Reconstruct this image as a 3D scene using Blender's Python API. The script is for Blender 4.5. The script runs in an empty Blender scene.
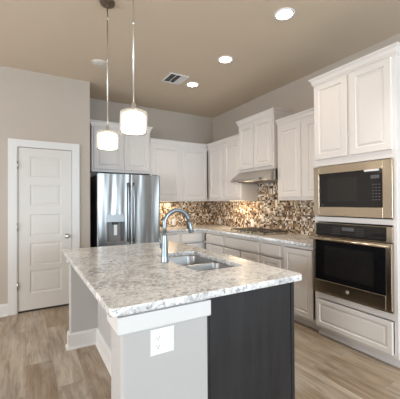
import bpy, bmesh, math, random
from mathutils import Vector, Matrix
random.seed(7)
PI = math.pi
SC = bpy.context.scene
COL = SC.collection

# ------------------------------------------------------------------ camera, world, light, exposure
F_PX, YAW, PITCH, ROLL, CAM_H = 299.18, 0.5272, 0.0092, -0.0059, 1.3548
cam_d = bpy.data.cameras.new('camera')
cam = bpy.data.objects.new('camera', cam_d); COL.objects.link(cam)
cam_d.sensor_fit = 'HORIZONTAL'; cam_d.sensor_width = 36.0
cam_d.lens = F_PX / 400.0 * 36.0
cam_d.clip_start = 0.05
_R = Vector((math.cos(YAW), -math.sin(YAW), 0)); _Fh = Vector((math.sin(YAW), math.cos(YAW), 0)); _Z = Vector((0, 0, 1))
_F = _Fh * math.cos(PITCH) + _Z * math.sin(PITCH)
_U = _Z * math.cos(PITCH) - _Fh * math.sin(PITCH)
_r = _R * math.cos(ROLL) + _U * math.sin(ROLL)
_u = _U * math.cos(ROLL) - _R * math.sin(ROLL)
cam.matrix_world = Matrix(((_r.x, _u.x, -_F.x, 0), (_r.y, _u.y, -_F.y, 0), (_r.z, _u.z, -_F.z, CAM_H), (0, 0, 0, 1)))
SC.camera = cam

SC.view_settings.view_transform = 'Standard'
SC.view_settings.look = 'None'
SC.view_settings.gamma = 1.0
SC.view_settings.use_curve_mapping = False
SC.view_settings.exposure = 0.17
SC.cycles.use_denoising = True
SC.cycles.max_bounces = 10
SC.cycles.diffuse_bounces = 6
SC.cycles.sample_clamp_indirect = 6.0
SC.cycles.caustics_reflective = False
SC.cycles.caustics_refractive = False

W = bpy.data.worlds.new('sky'); SC.world = W; W.use_nodes = True
bg = W.node_tree.nodes['Background']
bg.inputs['Color'].default_value = (0.75, 0.87, 1.0, 1); bg.inputs['Strength'].default_value = 1.0

def area(name, loc, rot, sx, sy, power, col):
    l = bpy.data.lights.new(name, 'AREA'); l.shape = 'RECTANGLE'; l.size = sx; l.size_y = sy
    l.energy = power; l.color = col
    o = bpy.data.objects.new(name, l); COL.objects.link(o); o.location = loc; o.rotation_euler = rot
    return o
# daylight outside the windows behind the camera (facing +Y) and along the far living-room side (facing +X)
area('daylight_rear_window', (-1.9, -3.62, 1.55), (PI/2, 0, 0), 1.7, 1.7, 55, (0.85, 0.93, 1.0))
area('daylight_rear_window_b', (1.7, -3.62, 1.45), (PI/2, 0, 0), 2.0, 2.1, 265, (0.68, 0.85, 1.0))
area('daylight_side_window', (-4.12, -0.9, 1.55), (PI/2, 0, -PI/2), 1.7, 1.7, 160, (0.93, 0.955, 1.0))
area('daylight_side_window_b', (-4.12, 2.2, 1.55), (PI/2, 0, -PI/2), 1.7, 1.7, 160, (0.93, 0.955, 1.0))

# ------------------------------------------------------------------ key dimensions (metres)
YB, XR, YD, H = 4.977, 3.2065, 4.3115, 3.02
XL, YF = -4.0, -3.5            # far living-room wall, wall behind the camera
CT = 0.914

# ------------------------------------------------------------------ material helpers
def mat(name):
    m = bpy.data.materials.new(name); m.use_nodes = True
    nt = m.node_tree; b = nt.nodes['Principled BSDF']
    return m, nt, b
def N(nt, t, **k):
    n = nt.nodes.new(t)
    for a, v in k.items(): setattr(n, a, v)
    return n
def L(nt, a, b): nt.links.new(a, b)
def rgba(c): return (c[0], c[1], c[2], 1)
def objcoord(nt, scale=(1, 1, 1), rot=(0, 0, 0), loc=(0, 0, 0)):
    tc = N(nt, 'ShaderNodeTexCoord'); mp = N(nt, 'ShaderNodeMapping')
    mp.inputs['Scale'].default_value = scale; mp.inputs['Rotation'].default_value = rot; mp.inputs['Location'].default_value = loc
    L(nt, tc.outputs['Object'], mp.inputs['Vector']); return mp.outputs['Vector']
def noise(nt, vec, scale, detail=4, rough=0.55, dist=0.0):
    n = N(nt, 'ShaderNodeTexNoise'); n.inputs['Scale'].default_value = scale; n.inputs['Detail'].default_value = detail
    n.inputs['Roughness'].default_value = rough; n.inputs['Distortion'].default_value = dist
    L(nt, vec, n.inputs['Vector']); return n.outputs['Fac']
def ramp(nt, fac, stops, interp='LINEAR'):
    r = N(nt, 'ShaderNodeValToRGB'); cr = r.color_ramp; cr.interpolation = interp
    while len(cr.elements) < len(stops): cr.elements.new(0.5)
    for e, (p, c) in zip(cr.elements, stops): e.position = p; e.color = rgba(c) if len(c) == 3 else c
    L(nt, fac, r.inputs['Fac']); return r.outputs['Color']
def mix(nt, fac, a, b, mode='MIX'):
    m = N(nt, 'ShaderNodeMix', data_type='RGBA', blend_type=mode)
    for s, v in ((m.inputs[0], fac), (m.inputs[6], a), (m.inputs[7], b)):
        if isinstance(v, (int, float)): s.default_value = v
        elif isinstance(v, tuple): s.default_value = rgba(v)
        else: L(nt, v, s)
    return m.outputs[2]
def math_n(nt, op, a, b=None, c=None):
    m = N(nt, 'ShaderNodeMath', operation=op)
    for i, v in enumerate((a, b, c)):
        if v is None: continue
        if isinstance(v, (int, float)): m.inputs[i].default_value = v
        else: L(nt, v, m.inputs[i])
    return m.outputs[0]
def bump(nt, b, h, strength, dist=0.01):
    n = N(nt, 'ShaderNodeBump'); n.inputs['Strength'].default_value = strength; n.inputs['Distance'].default_value = dist
    L(nt, h, n.inputs['Height']); L(nt, n.outputs['Normal'], b.inputs['Normal'])
def paint(name, col, rough=0.5, tex=0.0, texscale=220, spec=0.5):
    m, nt, b = mat(name)
    v = objcoord(nt)
    f = noise(nt, v, 3.0, 3)
    c = mix(nt, f, tuple(x * 0.975 for x in col), tuple(min(1, x * 1.025) for x in col))
    L(nt, c, b.inputs['Base Color']); b.inputs['Roughness'].default_value = rough
    b.inputs['Specular IOR Level'].default_value = spec
    if tex: bump(nt, b, noise(nt, v, texscale, 2), tex, 0.002)
    return m
def metal(name, col, rough=0.28, brush=None, wav=0.0, wavscale=(3, 3, 0.7)):
    m, nt, b = mat(name)
    b.inputs['Metallic'].default_value = 1.0
    b.inputs['Base Color'].default_value = rgba(col)
    b.inputs['Roughness'].default_value = rough
    if brush:
        v = objcoord(nt, brush); f = noise(nt, v, 1.0, 3)
        mr = N(nt, 'ShaderNodeMapRange'); mr.inputs[3].default_value = rough - 0.02; mr.inputs[4].default_value = rough + 0.02
        L(nt, f, mr.inputs[0]); L(nt, mr.outputs[0], b.inputs['Roughness'])
        c = mix(nt, f, tuple(x * 0.97 for x in col), tuple(min(1, x * 1.03) for x in col)); L(nt, c, b.inputs['Base Color'])
    if wav:
        v2 = objcoord(nt, wavscale); bump(nt, b, noise(nt, v2, 1.0, 1), wav, 0.05)
    return m
def plain(name, col, rough=0.4, **k):
    m, nt, b = mat(name)
    v = objcoord(nt); f = noise(nt, v, 40, 2)
    c = mix(nt, f, tuple(x * 0.94 for x in col), tuple(min(1, x * 1.05) for x in col)); L(nt, c, b.inputs['Base Color'])
    b.inputs['Roughness'].default_value = rough
    for a, v in k.items(): b.inputs[a.replace('_', ' ')].default_value = v
    return m
def emit(name, col, strength):
    m, nt, b = mat(name)
    b.inputs['Base Color'].default_value = rgba(col); b.inputs['Roughness'].default_value = 0.4
    b.inputs['Emission Color'].default_value = rgba(col); b.inputs['Emission Strength'].default_value = strength
    return m

M = {}
M['wall'] = paint('greige_wall_paint', (0.45, 0.395, 0.34), 0.7, 0.12)
M['wall_daylit'] = paint('wall_paint_daylit', (0.445, 0.435, 0.425), 0.65, 0.12)  # same paint as the walls, with bluish daylight put into its colour
M['ceiling'] = paint('tan_ceiling_paint', (0.62, 0.527, 0.415), 0.8, 0.15)
M['cab'] = paint('white_cabinet_paint', (0.70, 0.665, 0.64), 0.38)
M['trim'] = paint('white_trim_paint', (0.66, 0.655, 0.645), 0.4)
M['doorpaint'] = paint('white_door_paint', (0.62, 0.60, 0.57), 0.42)
M['steel'] = metal('fridge_stainless', (0.285, 0.28, 0.275), 0.30, None, 0.42, (7.0, 7.0, 0.8))
M['warmsteel'] = metal('oven_stainless', (0.56, 0.475, 0.365), 0.22, None, 0.10, (4, 4, 1.5))  # warm reflections of the room are put into the steel colour
M['hoodsteel'] = metal('hood_stainless', (0.62, 0.58, 0.53), 0.3, (2, 160, 2))
M['sinksteel'] = metal('sink_stainless', (0.40, 0.405, 0.415), 0.36)
M['chrome'] = metal('brushed_nickel', (0.27, 0.315, 0.35), 0.3)
M['nickel'] = metal('satin_nickel', (0.55, 0.52, 0.48), 0.3)
M['bronze'] = metal('dark_bronze', (0.20, 0.165, 0.13), 0.38)
M['rod'] = metal('pendant_rod_nickel', (0.66, 0.65, 0.63), 0.35)
M['blackglass'] = plain('black_glass', (0.006, 0.006, 0.007), 0.06)
M['window_glass'] = plain('oven_window_glass', (0.014, 0.013, 0.012), 0.10)
M['black'] = plain('black_plastic', (0.012, 0.012, 0.013), 0.4)
M['darkgrey'] = plain('dark_grey_plastic', (0.08, 0.08, 0.085), 0.4)
M['panelsteel'] = metal('dispenser_panel_steel', (0.30, 0.30, 0.30), 0.42)
M['grey'] = plain('grey_plastic', (0.22, 0.215, 0.21), 0.35)
M['iron'] = plain('cast_iron', (0.07, 0.065, 0.06), 0.5)
M['plate'] = plain('white_plastic', (0.78, 0.78, 0.79), 0.3)
M['slot'] = plain('dark_slot', (0.03, 0.03, 0.03), 0.6)
M['legend'] = plain('grey_legend_print', (0.10, 0.10, 0.105), 0.4)
M['shade_inner'] = emit('lit_opal_glass', (1.0, 0.92, 0.78), 2.6)
M['lens'] = emit('lit_downlight_lens', (1.0, 0.92, 0.78), 14.0)
M['strip'] = emit('lit_strip_lens', (1.0, 0.80, 0.52), 10.0)
M['spk'] = plain('white_speaker_grille', (0.70, 0.67, 0.62), 0.6)

def glass_mat(name, milky):
    m = bpy.data.materials.new(name); m.use_nodes = True; nt = m.node_tree
    for n in list(nt.nodes): nt.nodes.remove(n)
    out = N(nt, 'ShaderNodeOutputMaterial'); mx = N(nt, 'ShaderNodeMixShader')
    tr = N(nt, 'ShaderNodeBsdfTransparent'); gl = N(nt, 'ShaderNodeBsdfGlossy'); gl.inputs['Roughness'].default_value = 0.03
    tr.inputs['Color'].default_value = (0.98, 0.98, 0.975, 1)
    fr = N(nt, 'ShaderNodeLayerWeight'); fr.inputs['Blend'].default_value = 0.5
    L(nt, math_n(nt, 'ADD', math_n(nt, 'MULTIPLY', math_n(nt, 'POWER', fr.outputs['Facing'], 4.0), 0.25), 0.05), mx.inputs[0]); L(nt, tr.outputs[0], mx.inputs[1]); L(nt, gl.outputs[0], mx.inputs[2])
    df = N(nt, 'ShaderNodeBsdfTranslucent'); df.inputs['Color'].default_value = (0.9, 0.88, 0.85, 1); m2 = N(nt, 'ShaderNodeMixShader'); m2.inputs[0].default_value = milky
    L(nt, mx.outputs[0], m2.inputs[1]); L(nt, df.outputs[0], m2.inputs[2]); L(nt, m2.outputs[0], out.inputs['Surface']); return m
M['glass'] = glass_mat('clear_pane_glass', 0.0); M['shadeglass'] = glass_mat('seeded_shade_glass', 0.13)

def floor_mat():
    m, nt, b = mat('wood_look_plank')
    v = objcoord(nt, (1, 1, 1), (0, 0, PI/2))
    br = N(nt, 'ShaderNodeTexBrick'); br.offset = 0.37; br.offset_frequency = 2; br.squash = 1
    br.inputs['Scale'].default_value = 1.0; br.inputs['Brick Width'].default_value = 1.22; br.inputs['Row Height'].default_value = 0.2
    br.inputs['Mortar Size'].default_value = 0.0022; br.inputs['Mortar Smooth'].default_value = 0.1; br.inputs['Bias'].default_value = 0
    br.inputs['Color1'].default_value = (0, 0, 0, 1); br.inputs['Color2'].default_value = (1, 1, 1, 1); br.inputs['Mortar'].default_value = (0.5, 0.5, 0.5, 1)
    L(nt, v, br.inputs['Vector'])
    # per-plank shift of the grain
    sx = N(nt, 'ShaderNodeSeparateColor'); L(nt, br.outputs['Color'], sx.inputs[0])
    cb = N(nt, 'ShaderNodeCombineXYZ'); sh = math_n(nt, 'MULTIPLY', sx.outputs[0], 37.0); L(nt, sh, cb.inputs[2])
    add = N(nt, 'ShaderNodeVectorMath', operation='ADD'); L(nt, objcoord(nt, (9, 1.1, 1)), add.inputs[0]); L(nt, cb.outputs[0], add.inputs[1])
    g = noise(nt, add.outputs[0], 1.6, 7, 0.62, 0.6)
    base = ramp(nt, sx.outputs[0], [(0.0, (0.275, 0.205, 0.138)), (0.45, (0.345, 0.270, 0.194)), (1.0, (0.44, 0.38, 0.31))])
    grain = ramp(nt, g, [(0.30, (0.52, 0.49, 0.46)), (0.44, (0.82, 0.80, 0.78)), (0.55, (1.0, 1.0, 1.0)), (0.70, (1.22, 1.25, 1.28))])
    c = mix(nt, 1.0, base, grain, 'MULTIPLY')
    add2 = N(nt, 'ShaderNodeVectorMath', operation='ADD'); L(nt, objcoord(nt, (70, 3.5, 1)), add2.inputs[0]); L(nt, cb.outputs[0], add2.inputs[1])
    fine = noise(nt, add2.outputs[0], 1.0, 5, 0.65, 0.4)
    c = mix(nt, 1.0, c, ramp(nt, fine, [(0.3, (0.72, 0.70, 0.68)), (0.5, (1.0, 1.0, 1.0)), (0.7, (1.18, 1.18, 1.18))]), 'MULTIPLY')
    kn = noise(nt, objcoord(nt, (3.0, 1.4, 1), loc=(5, 3, 0)), 2.6, 4, 0.65, 1.2)
    c = mix(nt, ramp(nt, kn, [(0.60, (0, 0, 0)), (0.74, (0.55, 0.55, 0.55))]), c, (0.17, 0.12, 0.08))
    k = noise(nt, objcoord(nt, (2.2, 0.9, 1)), 2.2, 5, 0.6)
    c = mix(nt, ramp(nt, k, [(0.52, (0, 0, 0)), (0.72, (0.5, 0.5, 0.5))]), c, (0.50, 0.48, 0.45))
    c = mix(nt, math_n(nt, 'MULTIPLY', br.outputs['Fac'], 0.5), c, (0.22, 0.18, 0.14))
    L(nt, c, b.inputs['Base Color']); b.inputs['Roughness'].default_value = 0.36
    bump(nt, b, math_n(nt, 'SUBTRACT', math_n(nt, 'MULTIPLY', g, 0.25), br.outputs['Fac']), 0.25, 0.003)
    return m
M['floor'] = floor_mat()

def granite_mat():
    m, nt, b = mat('white_granite')
    v = objcoord(nt)
    big = noise(nt, v, 7.0, 6, 0.65, 0.6)
    c = ramp(nt, big, [(0.32, (0.42, 0.41, 0.415)), (0.45, (0.56, 0.555, 0.555)), (0.56, (0.71, 0.705, 0.70)), (0.72, (0.77, 0.765, 0.76))])
    warm = noise(nt, objcoord(nt, loc=(3, 7, 1)), 11.0, 5, 0.6, 0.5)
    c = mix(nt, ramp(nt, warm, [(0.54, (0, 0, 0)), (0.66, (0.55, 0.55, 0.55))]), c, (0.53, 0.465, 0.40))
    msk = noise(nt, objcoord(nt, loc=(19, 2, 5)), 6.0, 4, 0.6, 0.4)
    med = noise(nt, objcoord(nt, loc=(9, 2, 5)), 42.0, 6, 0.72, 0.3)
    mm = math_n(nt, 'ADD', med, math_n(nt, 'MULTIPLY', math_n(nt, 'SUBTRACT', msk, 0.5), 0.45))
    c = mix(nt, ramp(nt, mm, [(0.53, (0, 0, 0)), (0.60, (0.8, 0.8, 0.8))]), c, (0.24, 0.24, 0.265))
    wh = noise(nt, objcoord(nt, loc=(1, 12, 5)), 34.0, 4, 0.6)
    c = mix(nt, ramp(nt, wh, [(0.52, (0, 0, 0)), (0.61, (0.85, 0.85, 0.85))]), c, (0.82, 0.82, 0.82))
    sp = noise(nt, objcoord(nt, loc=(4, 3, 8)), 75.0, 3, 0.6)
    c = mix(nt, ramp(nt, sp, [(0.61, (0, 0, 0)), (0.69, (0.75, 0.75, 0.75))]), c, (0.17, 0.165, 0.17))
    L(nt, c, b.inputs['Base Color']); b.inputs['Roughness'].default_value = 0.2
    b.inputs['Specular IOR Level'].default_value = 0.5
    return m
M['granite'] = granite_mat()

def mosaic_mat(name, axis):
    m, nt, b = mat(name)
    tc = N(nt, 'ShaderNodeTexCoord'); sp = N(nt, 'ShaderNodeSeparateXYZ'); L(nt, tc.outputs['Object'], sp.inputs[0])
    S = 0.042
    def cell(v, s, off=0.0): return math_n(nt, 'ADD', math_n(nt, 'DIVIDE', v, s), off)
    u = cell(sp.outputs[axis], S, 100.0); w = cell(sp.outputs[2], S, 100.0)
    cu = math_n(nt, 'FLOOR', u); cw = math_n(nt, 'FLOOR', w)
    def wn(a, bb, seed):
        cb = N(nt, 'ShaderNodeCombineXYZ'); L(nt, a, cb.inputs[0]); L(nt, bb, cb.inputs[1]); cb.inputs[2].default_value = seed
        n = N(nt, 'ShaderNodeTexWhiteNoise', noise_dimensions='3D'); L(nt, cb.outputs[0], n.inputs['Vector']); return n.outputs['Value']
    r1 = wn(cu, cw, 1.0); r2 = wn(cu, cw, 2.0)
    nu = math_n(nt, 'ADD', math_n(nt, 'GREATER_THAN', r1, 0.38), 1.0)    # 1 or 2 columns in this cell
    nw = math_n(nt, 'ADD', math_n(nt, 'GREATER_THAN', r2, 0.38), 1.0)
    def sub(v, c, n):
        f = math_n(nt, 'MULTIPLY', math_n(nt, 'SUBTRACT', v, c), n); k = math_n(nt, 'FLOOR', f)
        return math_n(nt, 'ADD', c, math_n(nt, 'MULTIPLY', k, 0.37)), math_n(nt, 'SUBTRACT', f, k)
    iu, fu = sub(u, cu, nu); iw, fw = sub(w, cw, nw)
    rc = wn(iu, iw, 5.0); rg = wn(iu, iw, 9.0)
    c = ramp(nt, rc, [(0.0, (0.05, 0.026, 0.014)), (0.19, (0.15, 0.083, 0.045)), (0.36, (0.29, 0.18, 0.10)), (0.52, (0.46, 0.33, 0.205)),
                      (0.66, (0.64, 0.54, 0.42)), (0.80, (0.84, 0.79, 0.71)), (0.95, (0.36, 0.34, 0.33))], 'CONSTANT')
    def edge(f, n):
        d = math_n(nt, 'MINIMUM', f, math_n(nt, 'SUBTRACT', 1.0, f))
        return math_n(nt, 'LESS_THAN', d, math_n(nt, 'MULTIPLY', n, 0.018))
    gr = math_n(nt, 'MAXIMUM', edge(fu, nu), edge(fw, nw))
    c = mix(nt, gr, c, (0.42, 0.35, 0.27))
    L(nt, c, b.inputs['Base Color'])
    rr = math_n(nt, 'ADD', math_n(nt, 'MULTIPLY', rg, 0.3), 0.12); L(nt, math_n(nt, 'MAXIMUM', rr, math_n(nt, 'MULTIPLY', gr, 0.7)), b.inputs['Roughness'])
    bump(nt, b, math_n(nt, 'SUBTRACT', 1.0, gr), 0.3, 0.002)
    return m
M['mosaic_x'] = mosaic_mat('mosaic_tile_back', 0); M['mosaic_y'] = mosaic_mat('mosaic_tile_right', 1)

def dark_wood():
    m, nt, b = mat('espresso_stained_wood')
    v = objcoord(nt, (14, 14, 1.2)); g = noise(nt, v, 1.6, 6, 0.6, 0.5)
    k = noise(nt, objcoord(nt), 3.0, 4, 0.6)
    c = ramp(nt, g, [(0.3, (0.011, 0.0105, 0.011)), (0.7, (0.021, 0.020, 0.021))])
    c = mix(nt, ramp(nt, k, [(0.4, (0, 0, 0)), (0.75, (0.5, 0.5, 0.5))]), c, (0.030, 0.029, 0.031))
    L(nt, c, b.inputs['Base Color']); b.inputs['Roughness'].default_value = 0.5; b.inputs['Specular IOR Level'].default_value = 0.35
    return m
M['espresso'] = dark_wood()

# ------------------------------------------------------------------ mesh helpers
class MB:
    def __init__(s): s.bm = bmesh.new()
    def face(s, pts, flip=False):
        vs = [s.bm.verts.new(p) for p in pts]
        if flip: vs.reverse()
        return s.bm.faces.new(vs)
    def box(s, x0, x1, y0, y1, z0, z1):
        if x0 > x1: x0, x1 = x1, x0
        if y0 > y1: y0, y1 = y1, y0
        if z0 > z1: z0, z1 = z1, z0
        v = [s.bm.verts.new((x, y, z)) for z in (z0, z1) for y in (y0, y1) for x in (x0, x1)]
        for f in ((0, 2, 3, 1), (4, 5, 7, 6), (0, 1, 5, 4), (2, 6, 7, 3), (0, 4, 6, 2), (1, 3, 7, 5)):
            s.bm.faces.new([v[i] for i in f])
        return s
    def loft(s, rings, cap0=True, cap1=True, smooth=False, closed=True):
        rr = [[s.bm.verts.new(p) for p in r] for r in rings]
        n = len(rings[0])
        for a, b in zip(rr, rr[1:]):
            for i in range(n if closed else n - 1):
                j = (i + 1) % n
                f = s.bm.faces.new((a[i], a[j], b[j], b[i])); f.smooth = smooth
        if cap0: s.bm.faces.new(list(reversed(rr[0])))
        if cap1: s.bm.faces.new(rr[-1])
        return s
    def lathe(s, prof, c=(0, 0, 0), seg=32, axis='z', smooth=True, cap0=True, cap1=True):
        rings = []
        for r, h in prof:
            ring = []
            for i in range(seg):
                a = 2 * PI * i / seg
                p = (r * math.cos(a), r * math.sin(a), h)
                if axis == 'y': p = (p[0], -p[2], p[1])      # profile height runs towards -y
                if axis == 'x': p = (p[2], p[0], p[1])
                if axis == '-x': p = (-p[2], p[1], p[0])
                ring.append((p[0] + c[0], p[1] + c[1], p[2] + c[2]))
            rings.append(ring)
        return s.loft(rings, cap0, cap1, smooth)
    def tube(s, pts, r, seg=12, smooth=True):
        pts = [Vector(p) for p in pts]; rad = r if isinstance(r, (list, tuple)) else [r] * len(pts)
        rings = []; up = None
        for i, p in enumerate(pts):
            t = (pts[min(i + 1, len(pts) - 1)] - pts[max(i - 1, 0)]).normalized()
            if up is None:
                up = Vector((0, 0, 1)) if abs(t.z) < 0.9 else Vector((0, 1, 0))
            a = (up - t * up.dot(t)).normalized(); b = t.cross(a); up = a
            rings.append([tuple(p + a * rad[i] * math.cos(2 * PI * k / seg) + b * rad[i] * math.sin(2 * PI * k / seg)) for k in range(seg)])
        return s.loft(rings, True, True, smooth)
    def prism(s, poly, axis, a, b):
        # polygon of 2D points swept along an axis; 'x': points are (y,z); 'y': (x,z); 'z': (x,y)
        def P(q, t):
            return {'x': (t, q[0], q[1]), 'y': (q[0], t, q[1]), 'z': (q[0], q[1], t)}[axis]
        return s.loft([[P(q, a) for q in poly], [P(q, b) for q in poly]])
    def rings_xz(s, x0, x1, z0, z1, steps, y):
        # concentric rectangles on a front (-y) face; steps = [(inset, outward)], last one is filled
        rr = []
        for ins, out in steps:
            rr.append([s.bm.verts.new(p) for p in ((x0 + ins, y - out, z0 + ins), (x1 - ins, y - out, z0 + ins), (x1 - ins, y - out, z1 - ins), (x0 + ins, y - out, z1 - ins))])
        for a, b in zip(rr, rr[1:]):
            for i in range(4):
                j = (i + 1) % 4; s.bm.faces.new((a[i], a[j], b[j], b[i]))
        s.bm.faces.new(rr[-1]); return rr[0]
    def sweep(s, path, prof, z):
        # moulding: prof = [(out, up)] swept along an open horizontal path, outward = right-hand side of travel; mitred corners
        P = [Vector((p[0], p[1])) for p in path]; rings = []
        for i, p in enumerate(P):
            ds = []
            if i > 0: ds.append((p - P[i - 1]).normalized())
            if i < len(P) - 1: ds.append((P[i + 1] - p).normalized())
            ns = [Vector((d.y, -d.x)) for d in ds]
            n = ns[0] if len(ns) == 1 else (ns[0] + ns[1]) / (1 + ns[0].dot(ns[1]))
            rings.append([(p.x + n.x * o, p.y + n.y * o, z + u) for o, u in prof])
        return s.loft(rings)
    def done(s, name, m, parent=None, bevel=0.0, smooth=False, seg=2):
        if not bevel: bmesh.ops.remove_doubles(s.bm, verts=s.bm.verts, dist=1e-6)
        bmesh.ops.recalc_face_normals(s.bm, faces=s.bm.faces)
        me = bpy.data.meshes.new(name); s.bm.to_mesh(me); s.bm.free()
        return link(name, me, m, parent, bevel, smooth, seg)
def link(name, me, m, parent=None, bevel=0.0, smooth=False, seg=2):
    o = bpy.data.objects.new(name, me); COL.objects.link(o)
    me.materials.append(M[m] if isinstance(m, str) else m)
    if smooth:
        for p in me.polygons: p.use_smooth = True
    if parent: o.parent = parent
    if bevel:
        md = o.modifiers.new('bevel', 'BEVEL'); md.width = bevel; md.segments = seg; md.limit_method = 'ANGLE'; md.angle_limit = math.radians(40)
    return o
def tag(o, label, cat, group=None):
    o['label'] = label; o['category'] = cat
    if group: o['group'] = group
    return o
def thing(name, label, cat, loc=(0, 0, 0), rz=0, group=None):
    o = bpy.data.objects.new(name, None); COL.objects.link(o); o.location = loc; o.rotation_euler = (0, 0, rz)
    o.empty_display_size = 0.1
    return tag(o, label, cat, group)
def struct(o):
    o['kind'] = 'structure'; return o
def copy_tree(o, parent=None):
    c = o.copy(); COL.objects.link(c)
    if parent: c.parent = parent
    for ch in list(o.children): copy_tree(ch, c)
    return c
def rrect(x0, x1, y0, y1, r, n=6):
    rs = r if isinstance(r, (list, tuple)) else [r] * 4
    pts = []
    for (cx, cy, a0, q) in ((x1 - rs[0], y1 - rs[0], 0, rs[0]), (x0 + rs[1], y1 - rs[1], PI/2, rs[1]), (x0 + rs[2], y0 + rs[2], PI, rs[2]), (x1 - rs[3], y0 + rs[3], 1.5 * PI, rs[3])):
        for i in range(n + 1):
            a = a0 + PI/2 * i / n; pts.append((cx + q * math.cos(a), cy + q * math.sin(a)))
    return pts
def slab_mesh(name, outlines, z0, z1, bev=0.004):
    cu = bpy.data.curves.new(name, 'CURVE'); cu.dimensions = '2D'; cu.fill_mode = 'BOTH'
    for pts in outlines:
        sp = cu.splines.new('POLY'); sp.points.add(len(pts) - 1)
        for p, q in zip(sp.points, pts): p.co = (q[0], q[1], 0, 1)
        sp.use_cyclic_u = True
    cu.extrude = (z1 - z0) / 2 - bev; cu.bevel_depth = bev; cu.bevel_resolution = 2; cu.offset = -bev
    tmp = bpy.data.objects.new(name, cu); COL.objects.link(tmp)
    dg = bpy.context.evaluated_depsgraph_get(); me = bpy.data.meshes.new_from_object(tmp.evaluated_get(dg))
    bpy.data.objects.remove(tmp); bpy.data.curves.remove(cu)
    me.transform(Matrix.Translation((0, 0, (z0 + z1) / 2))); me.name = name
    return me

# ------------------------------------------------------------------ the room
struct(MB().box(XL - .1, XR + .1, YF - .1, YB + .1, -0.1, 0).done('floor', 'floor'))
struct(MB().box(XL - .1, XR + .1, YF - .1, YB + .1, H, H + 0.1).done('ceiling', 'ceiling'))
struct(MB().box(XR, XR + 0.12, YF, YB + .1, 0, H).done('wall_right', 'wall'))
struct(MB().box(0.763, XR, YB, YB + 0.12, 0, H).done('wall_back', 'wall'))
DX0, DX1, DH = -0.083, 0.529, 2.05
w = MB()
w.box(XL, DX0, YD, YD + 0.12, 0, H); w.box(DX1, 0.763, YD, YD + 0.12, 0, H); w.box(DX0, DX1, YD, YD + 0.12, DH, H)
w.box(0.643, 0.763, YD + 0.12, YB + 0.12, 0, H)
struct(w.done('wall_left', 'wall'))
struct(MB().box(DX0 - .02, DX1 + .02, YD + 0.121, YD + 0.16, 0, DH + .02).done('wall_pantry', 'wall'))
def wall_with_holes(name, a0, a1, holes, fixed, axis, t):
    m = MB(); cur = a0
    def bx(p, q, z0, z1):
        if axis == 'x': m.box(p, q, fixed, fixed - t, z0, z1)
        else: m.box(fixed, fixed - t, p, q, z0, z1)
    for (h0, h1, z0, z1) in holes:
        bx(cur, h0, 0, H); bx(h0, h1, 0, z0); bx(h0, h1, z1, H); cur = h1
    bx(cur, a1, 0, H)
    return struct(m.done(name, 'wall'))
wall_with_holes('wall_front', XL, XR, [(-2.7, -1.1, 0.75, 2.35), (0.75, 2.65, 0.45, 2.45)], YF, 'x', 0.12)
wall_with_holes('wall_far_left', YF, YD + .12, [(-1.7, -0.1, 0.75, 2.35), (1.4, 3.0, 0.75, 2.35)], XL, 'y', 0.12)
def window(n, c0, c1, axis, fixed, za=0.75, zb=2.35):
    m = MB(); g = MB()
    def bx(mm, p, q, z0, z1, d0, d1):
        if axis == 'x': mm.box(p, q, fixed - d0, fixed - d1, z0, z1)
        else: mm.box(fixed - d0, fixed - d1, p, q, z0, z1)
    for (p, q, z0, z1) in ((c0, c0 + .05, za, zb), (c1 - .05, c1, za, zb), (c0, c1, za, za + .05), (c0, c1, zb - .05, zb), (c0, c1, (za + zb) / 2 - .02, (za + zb) / 2 + .02)):
        bx(m, p, q, z0, z1, 0.02, 0.09)
    r = struct(m.done('window_%d' % n, 'trim'))
    bx(g, c0 + .05, c1 - .05, za + .05, zb - .05, 0.05, 0.054)
    g.done('glass_pane', 'glass', r)
window(1, -2.7, -1.1, 'x', YF); window(2, 0.75, 2.65, 'x', YF, 0.45, 2.45); window(3, -1.7, -0.1, 'y', XL); window(4, 1.4, 3.0, 'y', XL)

BBP = [(0, 0), (0.030, 0), (0.030, 0.012), (0.022, 0.018), (0.015, 0.020), (0.015, 0.128), (0.010, 0.142), (0, 0.145)]
def bb(name, path, parent=None):
    o = MB().sweep(path, BBP, 0).done(name, 'trim', parent)
    return o
# outward is the right-hand side of travel
struct(bb('baseboard_left', [(XL, YD), (DX0 - 0.106, YD)]))
struct(bb('baseboard_left_end', [(DX1 + 0.097, YD), (0.763, YD), (0.763, YD + 0.28)]))
struct(bb('baseboard_far_left', [(XL, YF), (XL, YD)]))
struct(bb('baseboard_front', [(XR, YF), (XL, YF)]))
struct(bb('baseboard_right', [(XR, 1.27), (XR, YF)]))

# pantry door
CASP = 0.092
c = MB()
for (x0, x1, z0, z1) in ((DX0 - 0.105, DX0 - 0.012, 0, DH + 0.095), (DX1 + 0.004, DX1 + 0.096, 0, DH + 0.095), (DX0 - 0.012, DX1 + 0.004, DH + 0.004, DH + 0.095)):
    c.box(x0, x1, YD, YD - 0.02, z0, z1)
for (x0, x1, z0, z1) in ((DX0 - 0.012, DX0 - 0.002, 0, DH + 0.004), (DX1 + 0.0005, DX1 + 0.004, 0, DH + 0.004)):
    c.box(x0, x1, YD - 0.012, YD + 0.0, z0, z1)
struct(c.done('trim_1', 'trim', None, 0.003))
d = MB(); dz0, dz1, x0, x1 = 0.026, DH - 0.004, DX0 + 0.003, DX1 - 0.003
yf = YD - 0.004
zs = [(0.23, 0.51), (0.575, 0.855), (0.935, 1.215), (1.325, 1.585), (1.685, 1.94)]
px0, px1 = 0.045, 0.402
d.box(x0, x1, yf + 0.010, yf + 0.035, dz0, dz1)
d.box(x0, px0, yf, yf + 0.0101, dz0, dz1); d.box(px1, x1, yf, yf + 0.0101, dz0, dz1)
prev = dz0
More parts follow.
